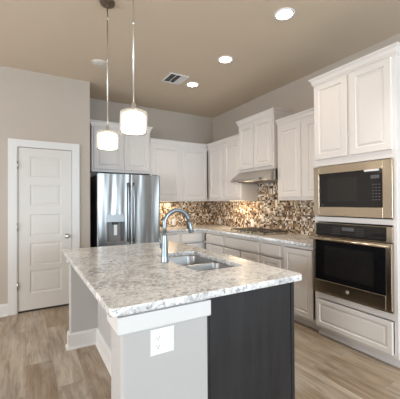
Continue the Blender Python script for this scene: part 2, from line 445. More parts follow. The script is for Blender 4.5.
for a, b_ in zs + [(dz1, None)]:
    d.box(px0, px1, yf, yf + 0.0101, prev, a); prev = b_
for a, b_ in zs:
    d.rings_xz(px0, px1, a, b_, [(0, 0), (0.010, -0.005), (0.020, -0.005), (0.04, -0.002)], yf)
door = struct(d.done('door_1', 'doorpaint'))
h = MB()
h.lathe([(0.031, 0), (0.031, 0.006), (0.024, 0.010), (0.011, 0.012), (0.011, 0.03), (0.022, 0.034), (0.027, 0.045), (0.024, 0.058), (0.012, 0.063)], (0.468, yf, 0.92), 24, 'y')
h.done('door_knob', 'nickel', door)['label'] = 'satin nickel door knob'
for z in (0.34, 1.064, 1.827):
    hb = MB(); hb.tube([(DX0 - 0.004, yf - 0.014, z - 0.05), (DX0 - 0.004, yf - 0.014, z + 0.05)], 0.008, 10)
    hb.box(DX0 - 0.011, DX0 + 0.003, yf - 0.012, yf - 0.008, z - 0.045, z + 0.045)
    hb.done('hinge', 'nickel', door)
s_ = MB().box(DX0, DX1, YD + 0.012, YD + 0.12, 0, 0.012).done('door_gap_shade', 'slot'); s_.name = 'trim_gap_shade'; struct(s_)  # dark strip painting the shade in the gap under the door

# tile backsplash (fixed to the walls)
struct(MB().box(1.765, XR - 0.009, YB - 0.008, YB, CT, 1.3719).done('wall_back_tile', 'mosaic_x'))
m = MB(); m.box(XR - 0.008, XR, 2.075, YB - 0.0085, CT, 1.3719); m.box(XR - 0.008, XR, 2.905, 3.665, 1.372, 1.645)
struct(m.done('wall_right_tile', 'mosaic_y'))

# ------------------------------------------------------------------ cabinets (local frame: x right, -y front, z up)
def panel_door(parent, name, x0, x1, z0, z1, yface, m='cab', frame=0.055, t=0.02):
    b = MB()
    if min(x1 - x0, z1 - z0) < 0.2: frame = 0.028
    st = [(0, 0.0), (0, t - 0.004), (0.004, t), (frame, t), (frame + 0.004, t - 0.008), (frame + 0.008, t - 0.012), (frame + 0.015, t - 0.012), (frame + 0.030, t - 0.004)]
    r0 = b.rings_xz(x0, x1, z0, z1, st, yface)
    b.bm.faces.new(list(reversed(r0)))
    return b.done(name, m, parent)
def slab_front(parent, name, x0, x1, z0, z1, yface, m='cab', t=0.02):
    b = MB()
    r0 = b.rings_xz(x0, x1, z0, z1, [(0, 0), (0, t - 0.006), (0.006, t - 0.001), (0.012, t)], yface); b.bm.faces.new(list(reversed(r0)))
    return b.done(name, m, parent)
def crown(parent, W, D, up, out, drop, left=True, right=True, m='cab', yback=0.0):
    prof = [(0, -drop), (0.006, -drop), (0.008, -drop + 0.012), (0.014, -drop + 0.016)]
    hgt = up - (-drop + 0.016) - 0.016
    for i in range(1, 6):
        a = i / 6.0
        prof.append((0.014 + (out - 0.020) * (1 - math.cos(a * PI/2)), -drop + 0.016 + hgt * math.sin(a * PI/2) * 0.92))
    prof += [(out - 0.004, up - 0.016), (out, up - 0.012), (out, up), (0, up)]
    path = []
    if left: path.append((0, yback))
    path += [(0, -D), (W, -D)]
    if right: path.append((W, yback))
    # travelling +x along the front the outward side (-y) is on the right
    return path, prof
def add_crown(parent, W, D, ztop, up, out, drop, left=True, right=True, yback=0.0):
    path, prof = crown(parent, W, D, up, out, drop, left, right, yback=yback)
    return MB().sweep(path, prof, ztop).done('crown_moulding', 'cab', parent)
def carcass(parent, W, D, z0, z1, openings=(), m='cab', top=True, toe=0.0, mids=(), bottom_recess=0.0, rails=(), stile=0.03, name='body', T=0.018):
    b = MB()
    b.box(0, T, 0, -(D - T), z0 + toe, z1); b.box(W - T, W, 0, -(D - T), z0 + toe, z1)
    b.box(T, W - T, 0, -0.008, z0 + toe, z1)
    b.box(T, W - T, -0.008, -(D - T), z0 + toe + bottom_recess, z0 + toe + bottom_recess + T)
    if top: b.box(T, W - T, -0.008, -(D - T), z1 - T, z1)
    # face frame
    b.box(0, stile, -(D - T), -D, z0 + toe, z1); b.box(W - stile, W, -(D - T), -D, z0 + toe, z1)
    for (a, c_) in rails: b.box(stile, W - stile, -(D - T), -D, a, c_)
    for (a, c_, za, zb) in mids: b.box(a, c_, -(D - T), -D, za, zb)
    if toe: b.box(0, W, 0, -(D - 0.055), z0, z0 + toe)
    return b.done(name, m, parent, 0.0012, seg=1)

def upper(name, label, W, D, z0, z1, doors, dz, loc, rz, crown_up, crown_sides=(True, True), group='white wall cabinets', ret=0.0, crown_w=None):
    t = thing(name, label, 'cabinet', loc, rz, group)
    Hh = z1 - z0
    mids = []
    for (a, b_), (c_, e) in zip(doors, doors[1:]): mids.append((b_ - 0.015, c_ + 0.015, 0.045, Hh - 0.06))
    carcass(t, W, D, 0, Hh, rails=((0, 0.045), (Hh - 0.06, Hh)), mids=mids, bottom_recess=0.02, stile=max(0.02, min(doors[0][0] + 0.012, W - doors[-1][1] + 0.012)))
    for (a, b_) in doors: panel_door(t, 'door', a, b_, dz[0] - z0, dz[1] - z0, -D)
    add_crown(t, crown_w or W, D, Hh, crown_up, 0.036, 0.010, crown_sides[0], crown_sides[1], ret)
    return t
RZ = -PI/2
UB = 1.372
# back wall
upper('kitchen_cabinet', 'short white two-door cabinet high above the refrigerator', 1.762 - 0.845, 0.33, 1.822, 2.52,
      [(0.030, 0.463), (0.492, 0.893)], (1.862, 2.495), (0.845, YB - 0.001, 1.822), 0, 0.068, (True, True))
upper('kitchen_cabinet', 'white two-door cabinet on the back wall between refrigerator and corner', XR - 1.764, 0.33, UB, 2.345,
      [(0.035, 0.520), (0.592, 1.082)], (1.415, 2.305), (1.764, YB - 0.001, UB), 0, 0.062, (False, False), crown_w=2.838 - 1.764)
# right wall, local x runs towards the camera
Y1 = YB - 0.333
t = upper('kitchen_cabinet', 'white two-door cabinet filling the wall from the room corner to the range hood', Y1 - 3.672, 0.33, UB, 2.345,
      [(0.084, 0.484), (0.554, 0.944)], (1.415, 2.305), (XR - 0.001, Y1, UB), RZ, 0.062, (False, False))
upper('kitchen_cabinet', 'short raised white cabinet directly above the range hood', 3.665 - 2.915, 0.375, 1.80, 2.52,
      [(0.022, 0.345), (0.378, 0.728)], (1.838, 2.49), (XR - 0.001, 3.665, 1.80), RZ, 0.07, (True, True))
upper('kitchen_cabinet', 'white two-door cabinet between the range hood and the oven tower', 2.895 - 2.068, 0.33, UB, 2.36,
      [(0.055, 0.395), (0.455, 0.80)], (1.415, 2.315), (XR - 0.001, 2.895, UB), RZ, 0.068, (False, False))

# oven tower
TX, TY1, TY0 = 2.567, 2.065, 1.276
TD = XR - 0.001 - TX; TW = TY1 - TY0
t = thing('oven_tower_cabinet', 'tall white cabinet tower holding the built-in microwave and oven', 'cabinet', (XR - 0.001, TY1, 0), RZ)
b = MB(); T = 0.018
b.box(0, T, 0, -(TD - T), 0.085, 2.546); b.box(TW - T, TW, 0, -(TD - T), 0.085, 2.546); b.box(T, TW - T, 0, -0.008, 0.085, 2.546)
for z in (0.085, 0.425, 1.175, 1.735, 2.528): b.box(T, TW - T, -0.008, -(TD - T), z, z + T)
b.box(0, 0.03, -(TD - T), -TD, 0.085, 2.546); b.box(TW - 0.03, TW, -(TD - T), -TD, 0.085, 2.546)
for a, c_ in ((0.085, 0.12), (0.385, 0.443), (1.158, 1.205), (1.708, 1.79), (2.50, 2.546)): b.box(0.03, TW - 0.03, -(TD - T), -TD, a, c_)
b.box(TW/2 - 0.03, TW/2 + 0.03, -(TD - T), -TD, 1.79, 2.50)
b.box(0, TW, 0, -(TD - 0.055), 0, 0.085)
b.done('body', 'cab', t, 0.0012, seg=1)
panel_door(t, 'door', 0.018, 0.376, 1.775, 2.525, -TD); panel_door(t, 'door', 0.404, 0.762, 1.775, 2.525, -TD)
panel_door(t, 'drawer_front', 0.020, 0.752, 0.112, 0.378, -TD, frame=0.04)
add_crown(t, TW, TD, 2.546, 0.066, 0.036, 0.010, True, True, 0.0)
MB().box(0.0, TW, -(TD - 0.055), -(TD - 0.043), 0, 0.02).done('shoe_moulding', 'cab', t, 0.004)

# base cabinets
def base_unit(label, W, loc, rz, D=0.606, fronts=(), group='white base cabinets', stiles=0.03, mids=()):
    t = thing('base_cabinet', label, 'cabinet', loc, rz, group)
    carcass(t, W, D, 0, CT - 0.036, toe=0.085, rails=((0.085, 0.12), (0.84, CT - 0.036)), top=False, stile=stiles, mids=mids)
    for (k, a, b_, z0, z1) in fronts:
        if k == 'drawer': slab_front(t, 'drawer_front', a, b_, z0, z1, -D)
        elif k == 'pdrawer': panel_door(t, 'drawer_front', a, b_, z0, z1, -D)
        else: panel_door(t, 'door', a, b_, z0, z1, -D)
    return t
BX = XR                                  # right run, local x = distance from the far end towards the camera
def RU(label, ya, yb, fronts, mids=()):
    base_unit(label, ya - yb - 0.001, (XR - 0.009, ya, 0), RZ, 0.597, [(k, ya - p, ya - q, z0, z1) for (k, p, q, z0, z1) in fronts], mids=[(ya - p, ya - q, a, b_) for (p, q, a, b_) in mids])
RU('white base cabinet with one tall door beside the oven tower', 2.547, 2.067, [('door', 2.520, 2.118, 0.112, 0.835)])
RU('narrow white base cabinet with drawer, second from the oven tower', 2.931, 2.548, [('drawer', 2.908, 2.575, 0.702, 0.836), ('door', 2.908, 2.575, 0.112, 0.672)], [(2.931, 2.548, 0.68, 0.70)])
RU('wide white base cabinet below the cooktop', 3.729, 2.932, [('drawer', 3.708, 2.952, 0.702, 0.836), ('door', 3.708, 3.342, 0.112, 0.672), ('door', 3.318, 2.952, 0.112, 0.672)], [(3.729, 2.932, 0.68, 0.70)])
RU('white stacked-drawer base cabinet between the worktop corner and the cooktop cabinet', 4.369, 3.730, [('drawer', 4.245, 3.752, 0.702, 0.836), ('drawer', 4.245, 3.752, 0.42, 0.672), ('drawer', 4.245, 3.752, 0.112, 0.392)], [(4.369, 3.730, 0.68, 0.70)])
base_unit('white base cabinet directly beside the refrigerator', 2.158 - 1.767, (1.767, YB - 0.009, 0), 0, 0.597,
          [('drawer', 0.035, 0.372, 0.702, 0.836), ('door', 0.035, 0.372, 0.112, 0.672)], mids=[(0, 0.391, 0.68, 0.70)])
base_unit('white base cabinet in line with the refrigerator, ending at the worktop corner', 2.597 - 2.159, (2.159, YB - 0.009, 0), 0, 0.597,
          [('drawer', 0.022, 0.400, 0.702, 0.836), ('door', 0.022, 0.400, 0.112, 0.672)], mids=[(0, 0.438, 0.68, 0.70)])

# worktops
L_out = [(1.762, YB - 0.0085), (1.762, 4.335), (2.544, 4.335), (2.564, 4.315), (2.564, 2.069), (XR - 0.0085, 2.069), (XR - 0.0085, YB - 0.0085)]
o = link('countertop', slab_mesh('countertop', [L_out], CT - 0.0355, CT), 'granite')
tag(o, 'L-shaped speckled granite worktop along the tiled walls, carrying the cooktop', 'countertop')

# ------------------------------------------------------------------ island
IX0, IX1, IY0, IY1 = 0.2998, 1.4611, 1.2575, 3.1188
WX0, WX1, WF = 0.352, 0.787, 1.288
# half wall with two wings
fp0, fp1 = 3.020, 3.100
def rounded_u():
    r = 0.018
    def arc(cx, cy, a0, a1, n=4): return [(cx + r * math.cos(a0 + (a1 - a0) * i / n), cy + r * math.sin(a0 + (a1 - a0) * i / n)) for i in range(n + 1)]
    p = []
    p += arc(WX0 + r, WF + r, PI, 1.5 * PI)                # near wing, front left
    p += [(WX1, WF), (WX1, fp1)]
    p += arc(WX0 + r, fp1 - r, PI/2, PI)
    p += arc(WX0 + r, fp0 + r, PI, 1.5 * PI)
    p += [(0.603, fp0), (0.603, WF + 0.185)]
    p += arc(WX0 + r, WF + 0.185 - r, PI/2, PI)
    return p
iw = struct(MB().prism(rounded_u(), 'z', 0, CT - 0.036).done('wall_island', 'wall_daylit'))
MB().sweep([(WX0, fp1), (WX0, fp0), (0.603, fp0), (0.603, WF + 0.185), (WX0, WF + 0.185), (WX0, WF), (WX1, WF)][::1], BBP, 0).done('baseboard', 'trim', iw)
APR = [(0, 0), (0.010, 0), (0.016, 0.008), (0.016, 0.080), (0, 0.080)]
MB().sweep([(WX0, WF + 0.185), (WX0, WF), (WX1 + 0.014, WF)], APR, 0.786).done('apron_trim', 'trim', iw, 0.002)
MB().sweep([(WX0, fp1), (WX0, fp0)], APR, 0.786).done('apron_trim', 'trim', iw)

# dark island cabinets (open top so that the sink hangs inside)
t = thing('island_cabinet', 'dark espresso wood cabinet forming the cooktop side of the island', 'cabinet', (WX1, WF + 0.002, 0))
CW, CL = 1.400 - WX1, 3.098 - WF - 0.002
b = MB()
b.box(0.004, CW, 0.004, 0.022, 0, CT - 0.036); b.box(0.004, CW, CL - 0.018, CL, 0, CT - 0.036)
b.box(0.004, 0.016, 0.022, CL - 0.018, 0.09, CT - 0.036); b.box(0.016, CW - 0.02, 0.022, CL - 0.018, 0.09, 0.108)
b.box(CW - 0.075, CW - 0.06, 0.022, CL - 0.018, 0, 0.09)
for y in (0.45, 1.05): b.box(0.016, CW - 0.02, y, y + 0.018, 0.108, 0.60)
for z0, z1 in ((0.09, 0.13), (0.84, CT - 0.036), (0.675, 0.70)): b.box(CW - 0.02, CW, 0.022, CL - 0.018, z0, z1)
for y in (0.022, 0.44, 1.03, CL - 0.06): b.box(CW - 0.02, CW, y, y + 0.04, 0.13, 0.84)
b.done('body', 'espresso', t, 0.001, seg=1)
ep = MB(); ep.box(0.018, CW - 0.022, 0, 0.006, 0, CT - 0.036); ep.box(CW - 0.020, CW + 0.006, -0.003, 0.006, 0, CT - 0.036)
ep.done('end_panel', 'espresso', t, 0.0015, seg=1)
# fronts face +x: build in a rotated helper frame (child carries the rotation)
for (a, b_, kind) in ((0.05, 0.45, 'dd'), (0.47, 1.04, 'sink'), (1.06, CL - 0.04, 'dd')):
    fr = [('drawer_front', a, b_, 0.705, 0.835)]
    if kind == 'sink': fr += [('door', a, (a + b_) / 2 - 0.003, 0.12, 0.68), ('door', (a + b_) / 2 + 0.003, b_, 0.12, 0.68)]
    else: fr += [('door', a, b_, 0.12, 0.68)]
    for (nm, p, q, z0, z1) in fr:
        o = panel_door(t, nm, p, q, z0, z1, 0.0, 'espresso') if nm == 'door' else slab_front(t, nm, p, q, z0, z1, 0.0, 'espresso')
        o.rotation_euler = (0, 0, PI/2); o.location = (CW, 0, 0)

SX0, SX1, SY0, SYD, SY1 = 0.945, 1.315, 1.650, 2.005, 2.39
cut = rrect(SX0, SX1, SY0, SY1, [0.07, 0.07, 0.09, 0.05], 7)
o = link('island_countertop', slab_mesh('island_countertop', [rrect(IX0, IX1, IY0, IY1, [0.02, 0.02, 0.02, 0.03], 5), list(reversed(cut))], CT - 0.0355, CT), 'granite')
tag(o, 'speckled white granite slab topping the island, with sink cutout', 'countertop')

# sink
t = thing('kitchen_sink', 'double-bowl stainless steel sink set under the island granite', 'sink', ((SX0 + SX1) / 2, (SY0 + SY1) / 2, CT - 0.24))
ox, oy, oz = t.location
def bowl(x0, x1, y0, y1, rad, depth):
    zt = CT - 0.037
    rings = []
    def ring(ins, z, k=0.0):
        return [(p[0] - ox, p[1] - oy, z - oz) for p in rrect(x0 + ins, x1 - ins, y0 + ins, y1 - ins, [max(0.01, r - ins) for r in rad], 7)]
    rings.append(ring(-0.012, zt)); rings.append(ring(0.0, zt)); rings.append(ring(0.003, zt - 0.006))
    rings.append(ring(0.010, zt - depth + 0.03)); rings.append(ring(0.016, zt - depth + 0.012)); rings.append(ring(0.030, zt - depth))
    rings.append(ring(0.075, zt - depth - 0.003))
    m = MB(); m.loft(rings, False, True, True)
    o = m.done('bowl', 'sinksteel', t)
    md = o.modifiers.new('thickness', 'SOLIDIFY'); md.thickness = 0.0012; md.offset = 0
    dr = MB().lathe([(0.042, 0.0), (0.042, 0.002), (0.034, 0.003), (0.030, -0.0005), (0.006, -0.001)], ((x0 + x1) / 2 - ox, (y0 + y1) / 2 - oy, zt - depth - oz), 24)
    dr.done('drain', 'sinksteel', t)
bowl(SX0 + 0.002, SX1 - 0.002, SYD + 0.010, SY1 - 0.002, [0.07, 0.07, 0.05, 0.05], 0.19)
bowl(SX0 + 0.002, SX1 - 0.002, SY0 + 0.002, SYD - 0.010, [0.05, 0.05, 0.09, 0.05], 0.16)

# faucet
fx, fy = 0.886, 2.045
t = thing('kitchen_faucet', 'tall gooseneck pull-down faucet in brushed nickel beside the island sink', 'faucet', (fx, fy, CT))
MB().lathe([(0.029, 0), (0.029, 0.008), (0.0265, 0.014), (0.0255, 0.05), (0.0235, 0.12), (0.019, 0.19), (0.016, 0.215)], (0, 0, 0), 24).done('body', 'chrome', t)
pts = [(0, 0, 0.20), (0, 0, 0.26), (0, 0, 0.272)]
R_ = 0.102
for i in range(0, 15):
    a = PI - PI * 0.955 * i / 14
    pts.append((R_ + R_ * math.cos(a), 0, 0.280 + R_ * math.sin(a)))
MB().tube(pts, 0.0152, 14).done('spout', 'chrome', t)
e = Vector(pts[-1]); dv = (Vector(pts[-1]) - Vector(pts[-2])).normalized()
p2 = [e + dv * k for k in (0.0, 0.02, 0.05, 0.085, 0.09)]
hd = MB().tube([tuple(p) for p in p2], [0.0158, 0.0165, 0.019, 0.021, 0.019], 16).done('spray_head', 'chrome', t)
q = e + dv * 0.045
bt = MB().box(q.x - 0.026, q.x - 0.012, -0.008, 0.008, q.z - 0.014, q.z + 0.034).done('button', 'black', hd, 0.002)
hl = MB(); hl.tube([(-0.015, 0, 0.115), (-0.034, -0.002, 0.118)], 0.012, 12); hl.tube([(-0.030, -0.002, 0.118), (-0.036, -0.003, 0.15), (-0.040, -0.003, 0.195)], [0.009, 0.007, 0.005], 10)
hl.done('lever_handle', 'chrome', t)

# wall plates
def plate(t, W, Hh, kinds, m='plate'):
    b = MB(); r0 = b.rings_xz(-W/2, W/2, -Hh/2, Hh/2, [(0, 0), (0, 0.002), (0.004, 0.005)], 0); b.bm.faces.new(list(reversed(r0))); b.done('cover_plate', m, t)
    n = len(kinds)
    for i, k in enumerate(kinds):
        cx = (i - (n - 1) / 2) * 0.046
        if k == 'outlet':
            for s in (-1, 1):
                cz = s * 0.0195
                r = MB().prism(rrect(cx - 0.0165, cx + 0.0165, cz - 0.014, cz + 0.014, 0.009, 4), 'y', -0.0045, -0.0065).done('receptacle', m, t)
                sl = MB(); sl.box(cx - 0.0075, cx - 0.0055, -0.006, -0.0068, cz - 0.002, cz + 0.006); sl.box(cx + 0.0055, cx + 0.0075, -0.006, -0.0068, cz - 0.002, cz + 0.005)
                sl.lathe([(0.0024, 0.006), (0.0024, 0.0068)], (cx, 0, cz - 0.008), 10, 'y'); sl.done('slot', 'slot', r)
        else:
            b = MB(); b.loft([[(cx - 0.0165, -0.0045, -0.0335), (cx + 0.0165, -0.0045, -0.0335), (cx + 0.0165, -0.0045, 0.0335), (cx - 0.0165, -0.0045, 0.0335)],
                              [(cx - 0.0155, -0.0065, -0.0325), (cx + 0.0155, -0.0065, -0.0325), (cx + 0.0155, -0.0095, 0.0325), (cx - 0.0155, -0.0095, 0.0325)]])
            b.done('rocker_switch', m, t)
        for s in ((-1, 1) if k != 'outlet' else (-1, 0, 1)): MB().lathe([(0.003, 0.0045), (0.003, 0.0068)], (cx, 0, s * 0.048), 10, 'y').done('screw', m, t)
t = thing('outlet_plate', 'white double wall plate with outlet and rocker switch on the island end', 'outlet', (0.5445, WF, 0.718)); plate(t, 0.118, 0.118, ['outlet', 'switch'])
t = thing('outlet_plate', 'white outlet plate in the back backsplash behind the faucet arch', 'outlet', (2.335, YB - 0.0085, 1.0)); plate(t, 0.075, 0.118, ['outlet'])
t = thing('outlet_plate', 'white outlet plate in the mosaic tile close to the room corner', 'outlet', (XR - 0.0085, 4.75, 1.0), RZ); plate(t, 0.075, 0.118, ['outlet'])
t = thing('outlet_plate', 'white outlet plate in the tile behind the cooktop', 'outlet', (XR - 0.0085, 3.80, 1.01), RZ); plate(t, 0.075, 0.118, ['outlet'])

# ------------------------------------------------------------------ refrigerator
FX0, FX1, FYF, FT = 0.835, 1.749, 4.20, 1.757
t = thing('refrigerator', 'stainless steel french-door refrigerator with water dispenser', 'refrigerator', (FX0, FYF, 0))
FW = FX1 - FX0
b = MB(); b.box(0.004, FW - 0.004, 0.075, 0.74, 0.03, FT - 0.012); b.done('case', 'black', t, 0.004)
b = MB(); b.box(0.02, FW - 0.02, 0.05, 0.10, 0.0, 0.07)
for i in range(9): b.box(0.05, FW - 0.05, 0.045, 0.05, 0.012 + i * 0.006, 0.014 + i * 0.006)
b.done('kick_grille', 'darkgrey', t)
def fdoor(name, x0, x1, z0, z1, cut=None):
    # door slab with softly rounded vertical edges; optional opening for the dispenser
    r = 0.018; b = MB()
    def outline(xa, xb, la, lb):
        p = [(xa, 0.07)]
        p += [(xa + r - r * math.cos(PI/2 * i / 5), r - r * math.sin(PI/2 * i / 5)) for i in range(6)] if la else [(xa, 0.0)]
        p += [(xb - r + r * math.sin(PI/2 * i / 5), r - r * math.cos(PI/2 * i / 5)) for i in range(6)] if lb else [(xb, 0.0)]
        p += [(xb, 0.07)]; return p
    if not cut: b.prism(outline(x0, x1, True, True), 'z', z0, z1)
    else:
        cx0, cx1, cz0, cz1 = cut
        b.prism(outline(x0, cx0, True, False), 'z', z0, z1); b.prism(outline(cx1, x1, False, True), 'z', z0, z1)
        b.prism(outline(cx0, cx1, False, False), 'z', z0, cz0); b.prism(outline(cx0, cx1, False, False), 'z', cz1, z1)
        b.box(cx0, cx1, 0.055, 0.07, cz0, cz1)
    return b.done(name, 'steel', t)
mid = 1.295 - FX0
dcut = (0.120, 0.382, 0.800, 1.192)
dl = fdoor('left_door', 0.0, mid - 0.003, 0.73, FT, dcut); dl.name = 'door'
dr = fdoor('right_door', mid + 0.003, FW, 0.73, FT); dr.name = 'door.001'
fz = fdoor('freezer_drawer', 0.0, FW, 0.08, 0.724)
def bar(parent, pts, r, posts):
    b = MB(); b.tube(pts, r, 12)
    for p in posts: b.tube([(p[0], 0.002, p[2]), (p[0], p[1], p[2])], r * 0.8, 10)
    return b.done('handle', 'chrome', parent)
for par, hx in ((dl, mid - 0.040), (dr, mid + 0.040)):
    pts = [(hx, -0.030 - 0.022 * math.sin(PI * i / 12), 0.80 + (1.64 - 0.80) * i / 12) for i in range(13)]
    bar(par, pts, 0.011, [(hx, -0.034, 0.83), (hx, -0.034, 1.61)])
bar(fz, [(0.06 + (FW - 0.12) * i / 10, -0.032 - 0.02 * math.sin(PI * i / 10), 0.66) for i in range(11)], 0.011, [(0.09, -0.036, 0.66), (FW - 0.09, -0.036, 0.66)])
# dispenser
dp = MB(); dp.box(dcut[0], dcut[1], 0.0, 0.05, 1.085, dcut[3] ); dp = dp.done('dispenser', 'panelsteel', t, 0.002)
c = MB()
c.box(dcut[0], dcut[0] + 0.012, -0.001, 0.055, dcut[2], 1.085); c.box(dcut[1] - 0.012, dcut[1], -0.001, 0.055, dcut[2], 1.085)
c.box(dcut[0] + 0.012, dcut[1] - 0.012, 0.05, 0.055, dcut[2], 1.085); c.box(dcut[0], dcut[1], -0.004, 0.055, dcut[2] - 0.0, dcut[2] + 0.014)
c.done('cavity', 'grey', dp)
MB().box(dcut[0] + 0.014, dcut[0] + 0.03, 0.008, 0.049, dcut[2] + 0.016, 1.083).done('side_liner', 'darkgrey', dp)
MB().box(dcut[1] - 0.05, dcut[1] - 0.014, 0.008, 0.049, dcut[2] + 0.016, 1.083).done('side_liner', 'darkgrey', dp)
MB().box((dcut[0] + dcut[1]) / 2 - 0.024, (dcut[0] + dcut[1]) / 2 + 0.024, 0.018, 0.032, 0.90, 1.045).done('paddle', 'plate', dp, 0.006)
MB().box((dcut[0] + dcut[1]) / 2 - 0.04, (dcut[0] + dcut[1]) / 2 + 0.04, 0.012, 0.049, 1.05, 1.083).done('nozzle_housing', 'black', dp, 0.004)
for x0 in (0.01, FW - 0.10): MB().box(x0, x0 + 0.09, 0.03, 0.14, FT - 0.011, FT + 0.012).done('hinge_cover', 'black', t, 0.004)

# ------------------------------------------------------------------ microwave and wall oven (local frame: x from far to near, front at -y)
def emblem(parent, x, y, z, r):
    e = MB().lathe([(r, 0), (r, 0.002), (r * 0.86, 0.0032), (r * 0.80, 0.0022)], (x, y, z), 28, 'y').done('badge', 'nickel', parent)
    cu = bpy.data.curves.new('badge_text', 'FONT'); cu.body = 'GE'; cu.size = r * 1.15; cu.align_x = 'CENTER'; cu.align_y = 'CENTER'; cu.extrude = 0.0008; cu.shear = 0.25
    tmp = bpy.data.objects.new('badge_text', cu); COL.objects.link(tmp)
    dg = bpy.context.evaluated_depsgraph_get(); me = bpy.data.meshes.new_from_object(tmp.evaluated_get(dg)); bpy.data.objects.remove(tmp)
    me.transform(Matrix.Translation((x, y - 0.003, z)) @ Matrix.Rotation(PI/2, 4, 'X'))
    link('lettering', me, 'plate', e)
def rect_frame(b, x0, x1, z0, z1, ix0, ix1, iz0, iz1, y0, y1):
    b.box(x0, ix0, y0, y1, z0, z1); b.box(ix1, x1, y0, y1, z0, z1); b.box(ix0, ix1, y0, y1, z0, iz0); b.box(ix0, ix1, y0, y1, iz1, z1)
yF = -TD
mw = thing('microwave', 'built-in microwave with wide stainless trim above the wall oven', 'microwave', (XR - 0.001, TY1, 0), RZ)
def yl(Y): return TY1 - Y
b = MB(); rect_frame(b, yl(2.058), yl(1.297), 1.215, 1.700, yl(1.994), yl(1.375), 1.302, 1.626, yF - 0.001, yF - 0.024); b.done('trim_frame', 'warmsteel', mw, 0.002)
MB().box(yl(2.025), yl(1.325), yF + 0.0, -0.14, 1.235, 1.68).done('case', 'black', mw)
fg = MB().box(yl(1.993), yl(1.376), yF - 0.001, yF - 0.014, 1.303, 1.625).done('front_glass', 'blackglass', mw)
wd = MB().box(yl(1.905), yl(1.60), yF - 0.0142, yF - 0.0152, 1.355, 1.578).done('door_window', 'window_glass', mw)
for r in range(6):
    for c_ in range(3): MB().box(yl(1.465) + c_ * 0.026, yl(1.465) + c_ * 0.026 + 0.014, yF - 0.0142, yF - 0.0150, 1.365 + r * 0.026, 1.370 + r * 0.026).done('key', 'legend', fg)
MB().box(yl(1.478), yl(1.405), yF - 0.0142, yF - 0.0150, 1.548, 1.578).done('display', 'darkgrey', mw)
MB().box(yl(1.53), yl(1.405), yF - 0.0142, yF - 0.027, 1.611, 1.627).done('painted_glint', 'plate', mw, 0.003)  # pale bar put in for a bright reflection along the glass top
MB().box(yl(1.975), yl(1.945), yF - 0.0142, yF - 0.0148, 1.318, 1.324).done('printed_mark', 'legend', mw)

ov = thing('built_in_oven', 'built-in stainless wall oven with black glass door below the microwave', 'oven', (XR - 0.001, TY1, 0), RZ)
MB().box(yl(2.03), yl(1.315), yF + 0.0, -0.10, 0.455, 1.135).done('case', 'black', ov)
b = MB(); b.box(yl(2.062), yl(1.303), yF - 0.001, yF - 0.022, 1.017, 1.145); b.done('control_panel_frame', 'warmsteel', ov, 0.002)
cp = MB().box(yl(2.030), yl(1.350), yF - 0.0225, yF - 0.026, 1.021, 1.141).done('control_panel', 'blackglass', ov)
for x0 in (yl(1.84), yl(1.61)):
    kp = MB()
    for r in range(4):
        for c_ in range(4): kp.box(x0 + c_ * 0.021, x0 + c_ * 0.021 + 0.010, yF - 0.0261, yF - 0.0268, 1.045 + r * 0.020, 1.049 + r * 0.020)
    kp.done('keypad', 'legend', cp)
MB().box(yl(1.745), yl(1.625), yF - 0.0261, yF - 0.0268, 1.083, 1.115).done('display', 'darkgrey', cp)
b = MB(); rect_frame(b, yl(2.062), yl(1.303), 0.466, 1.010, yl(2.032), yl(1.350), 0.583, 0.972, yF - 0.004, yF - 0.038); od = b.done('door', 'warmsteel', ov, 0.003)
MB().box(yl(2.031), yl(1.351), yF - 0.006, yF - 0.0375, 0.584, 0.971).done('door_glass', 'blackglass', od)
MB().box(yl(1.93), yl(1.45), yF - 0.0376, yF - 0.0384, 0.635, 0.92).done('door_window', 'window_glass', od)
hb = MB()
hb.tube([(yl(2.062), yF - 0.078, 0.993), (yl(1.303), yF - 0.078, 0.993)], 0.0135, 14)
for y in (2.035, 1.33): hb.box(yl(y) - 0.011, yl(y) + 0.011, yF - 0.036, yF - 0.078, 0.983, 1.003)
hb.done('handle', 'warmsteel', od)
emblem(od, yl(1.69), yF - 0.038, 0.525, 0.017)
MB().box(yl(2.06), yl(1.305), yF - 0.001, yF - 0.020, 0.448, 0.463).done('vent_strip', 'warmsteel', ov)

# ------------------------------------------------------------------ range hood
HY1, HY0 = 3.664, 2.916
hd = thing('range_hood', 'stainless under-cabinet range hood above the cooktop', 'range hood', (XR - 0.001, HY1, 1.646), RZ)
HW = HY1 - HY0; HD = 0.545
b = MB()
sidep = [(-0.009, 0.0), (-HD, 0.0), (-HD, 0.034), (-0.375, 0.153), (-0.009, 0.153)]   # (y, z)
# outer skin: sloped top, front lip, two ends, back; underside recessed
b.prism([(-0.009, 0.018), (-HD + 0.012, 0.018), (-HD + 0.012, 0.03), (-0.375, 0.148), (-0.009, 0.148)], 'x', 0.012, HW - 0.012)
b.prism(sidep, 'x', 0.0, 0.012); b.prism(sidep, 'x', HW - 0.012, HW)
b.prism([(-HD, 0.0), (-HD, 0.034), (-0.375, 0.153), (-0.375, 0.149), (-HD + 0.011, 0.032), (-HD + 0.011, 0.0)], 'x', 0.012, HW - 0.012)
b.done('canopy', 'hoodsteel', hd, 0.001, seg=1)
for i in range(2):
    fl = MB(); x0 = 0.04 + i * 0.34
    fl.box(x0, x0 + 0.32, -0.40, -0.08, 0.010, 0.0178)
    for k in range(10): fl.box(x0 + 0.012, x0 + 0.308, -0.39 + k * 0.031, -0.376 + k * 0.031, 0.007, 0.010)
    fl.done('grease_filter', 'hoodsteel', hd)
for x0 in (0.12, 0.54): MB().box(x0, x0 + 0.10, -0.50, -0.44, 0.0125, 0.0178).done('lamp_lens', 'strip', hd)
kn = MB(); kn.box(HW - 0.10, HW - 0.05, -HD - 0.004, -HD, 0.008, 0.028); kn.done('switch_panel', 'black', hd)
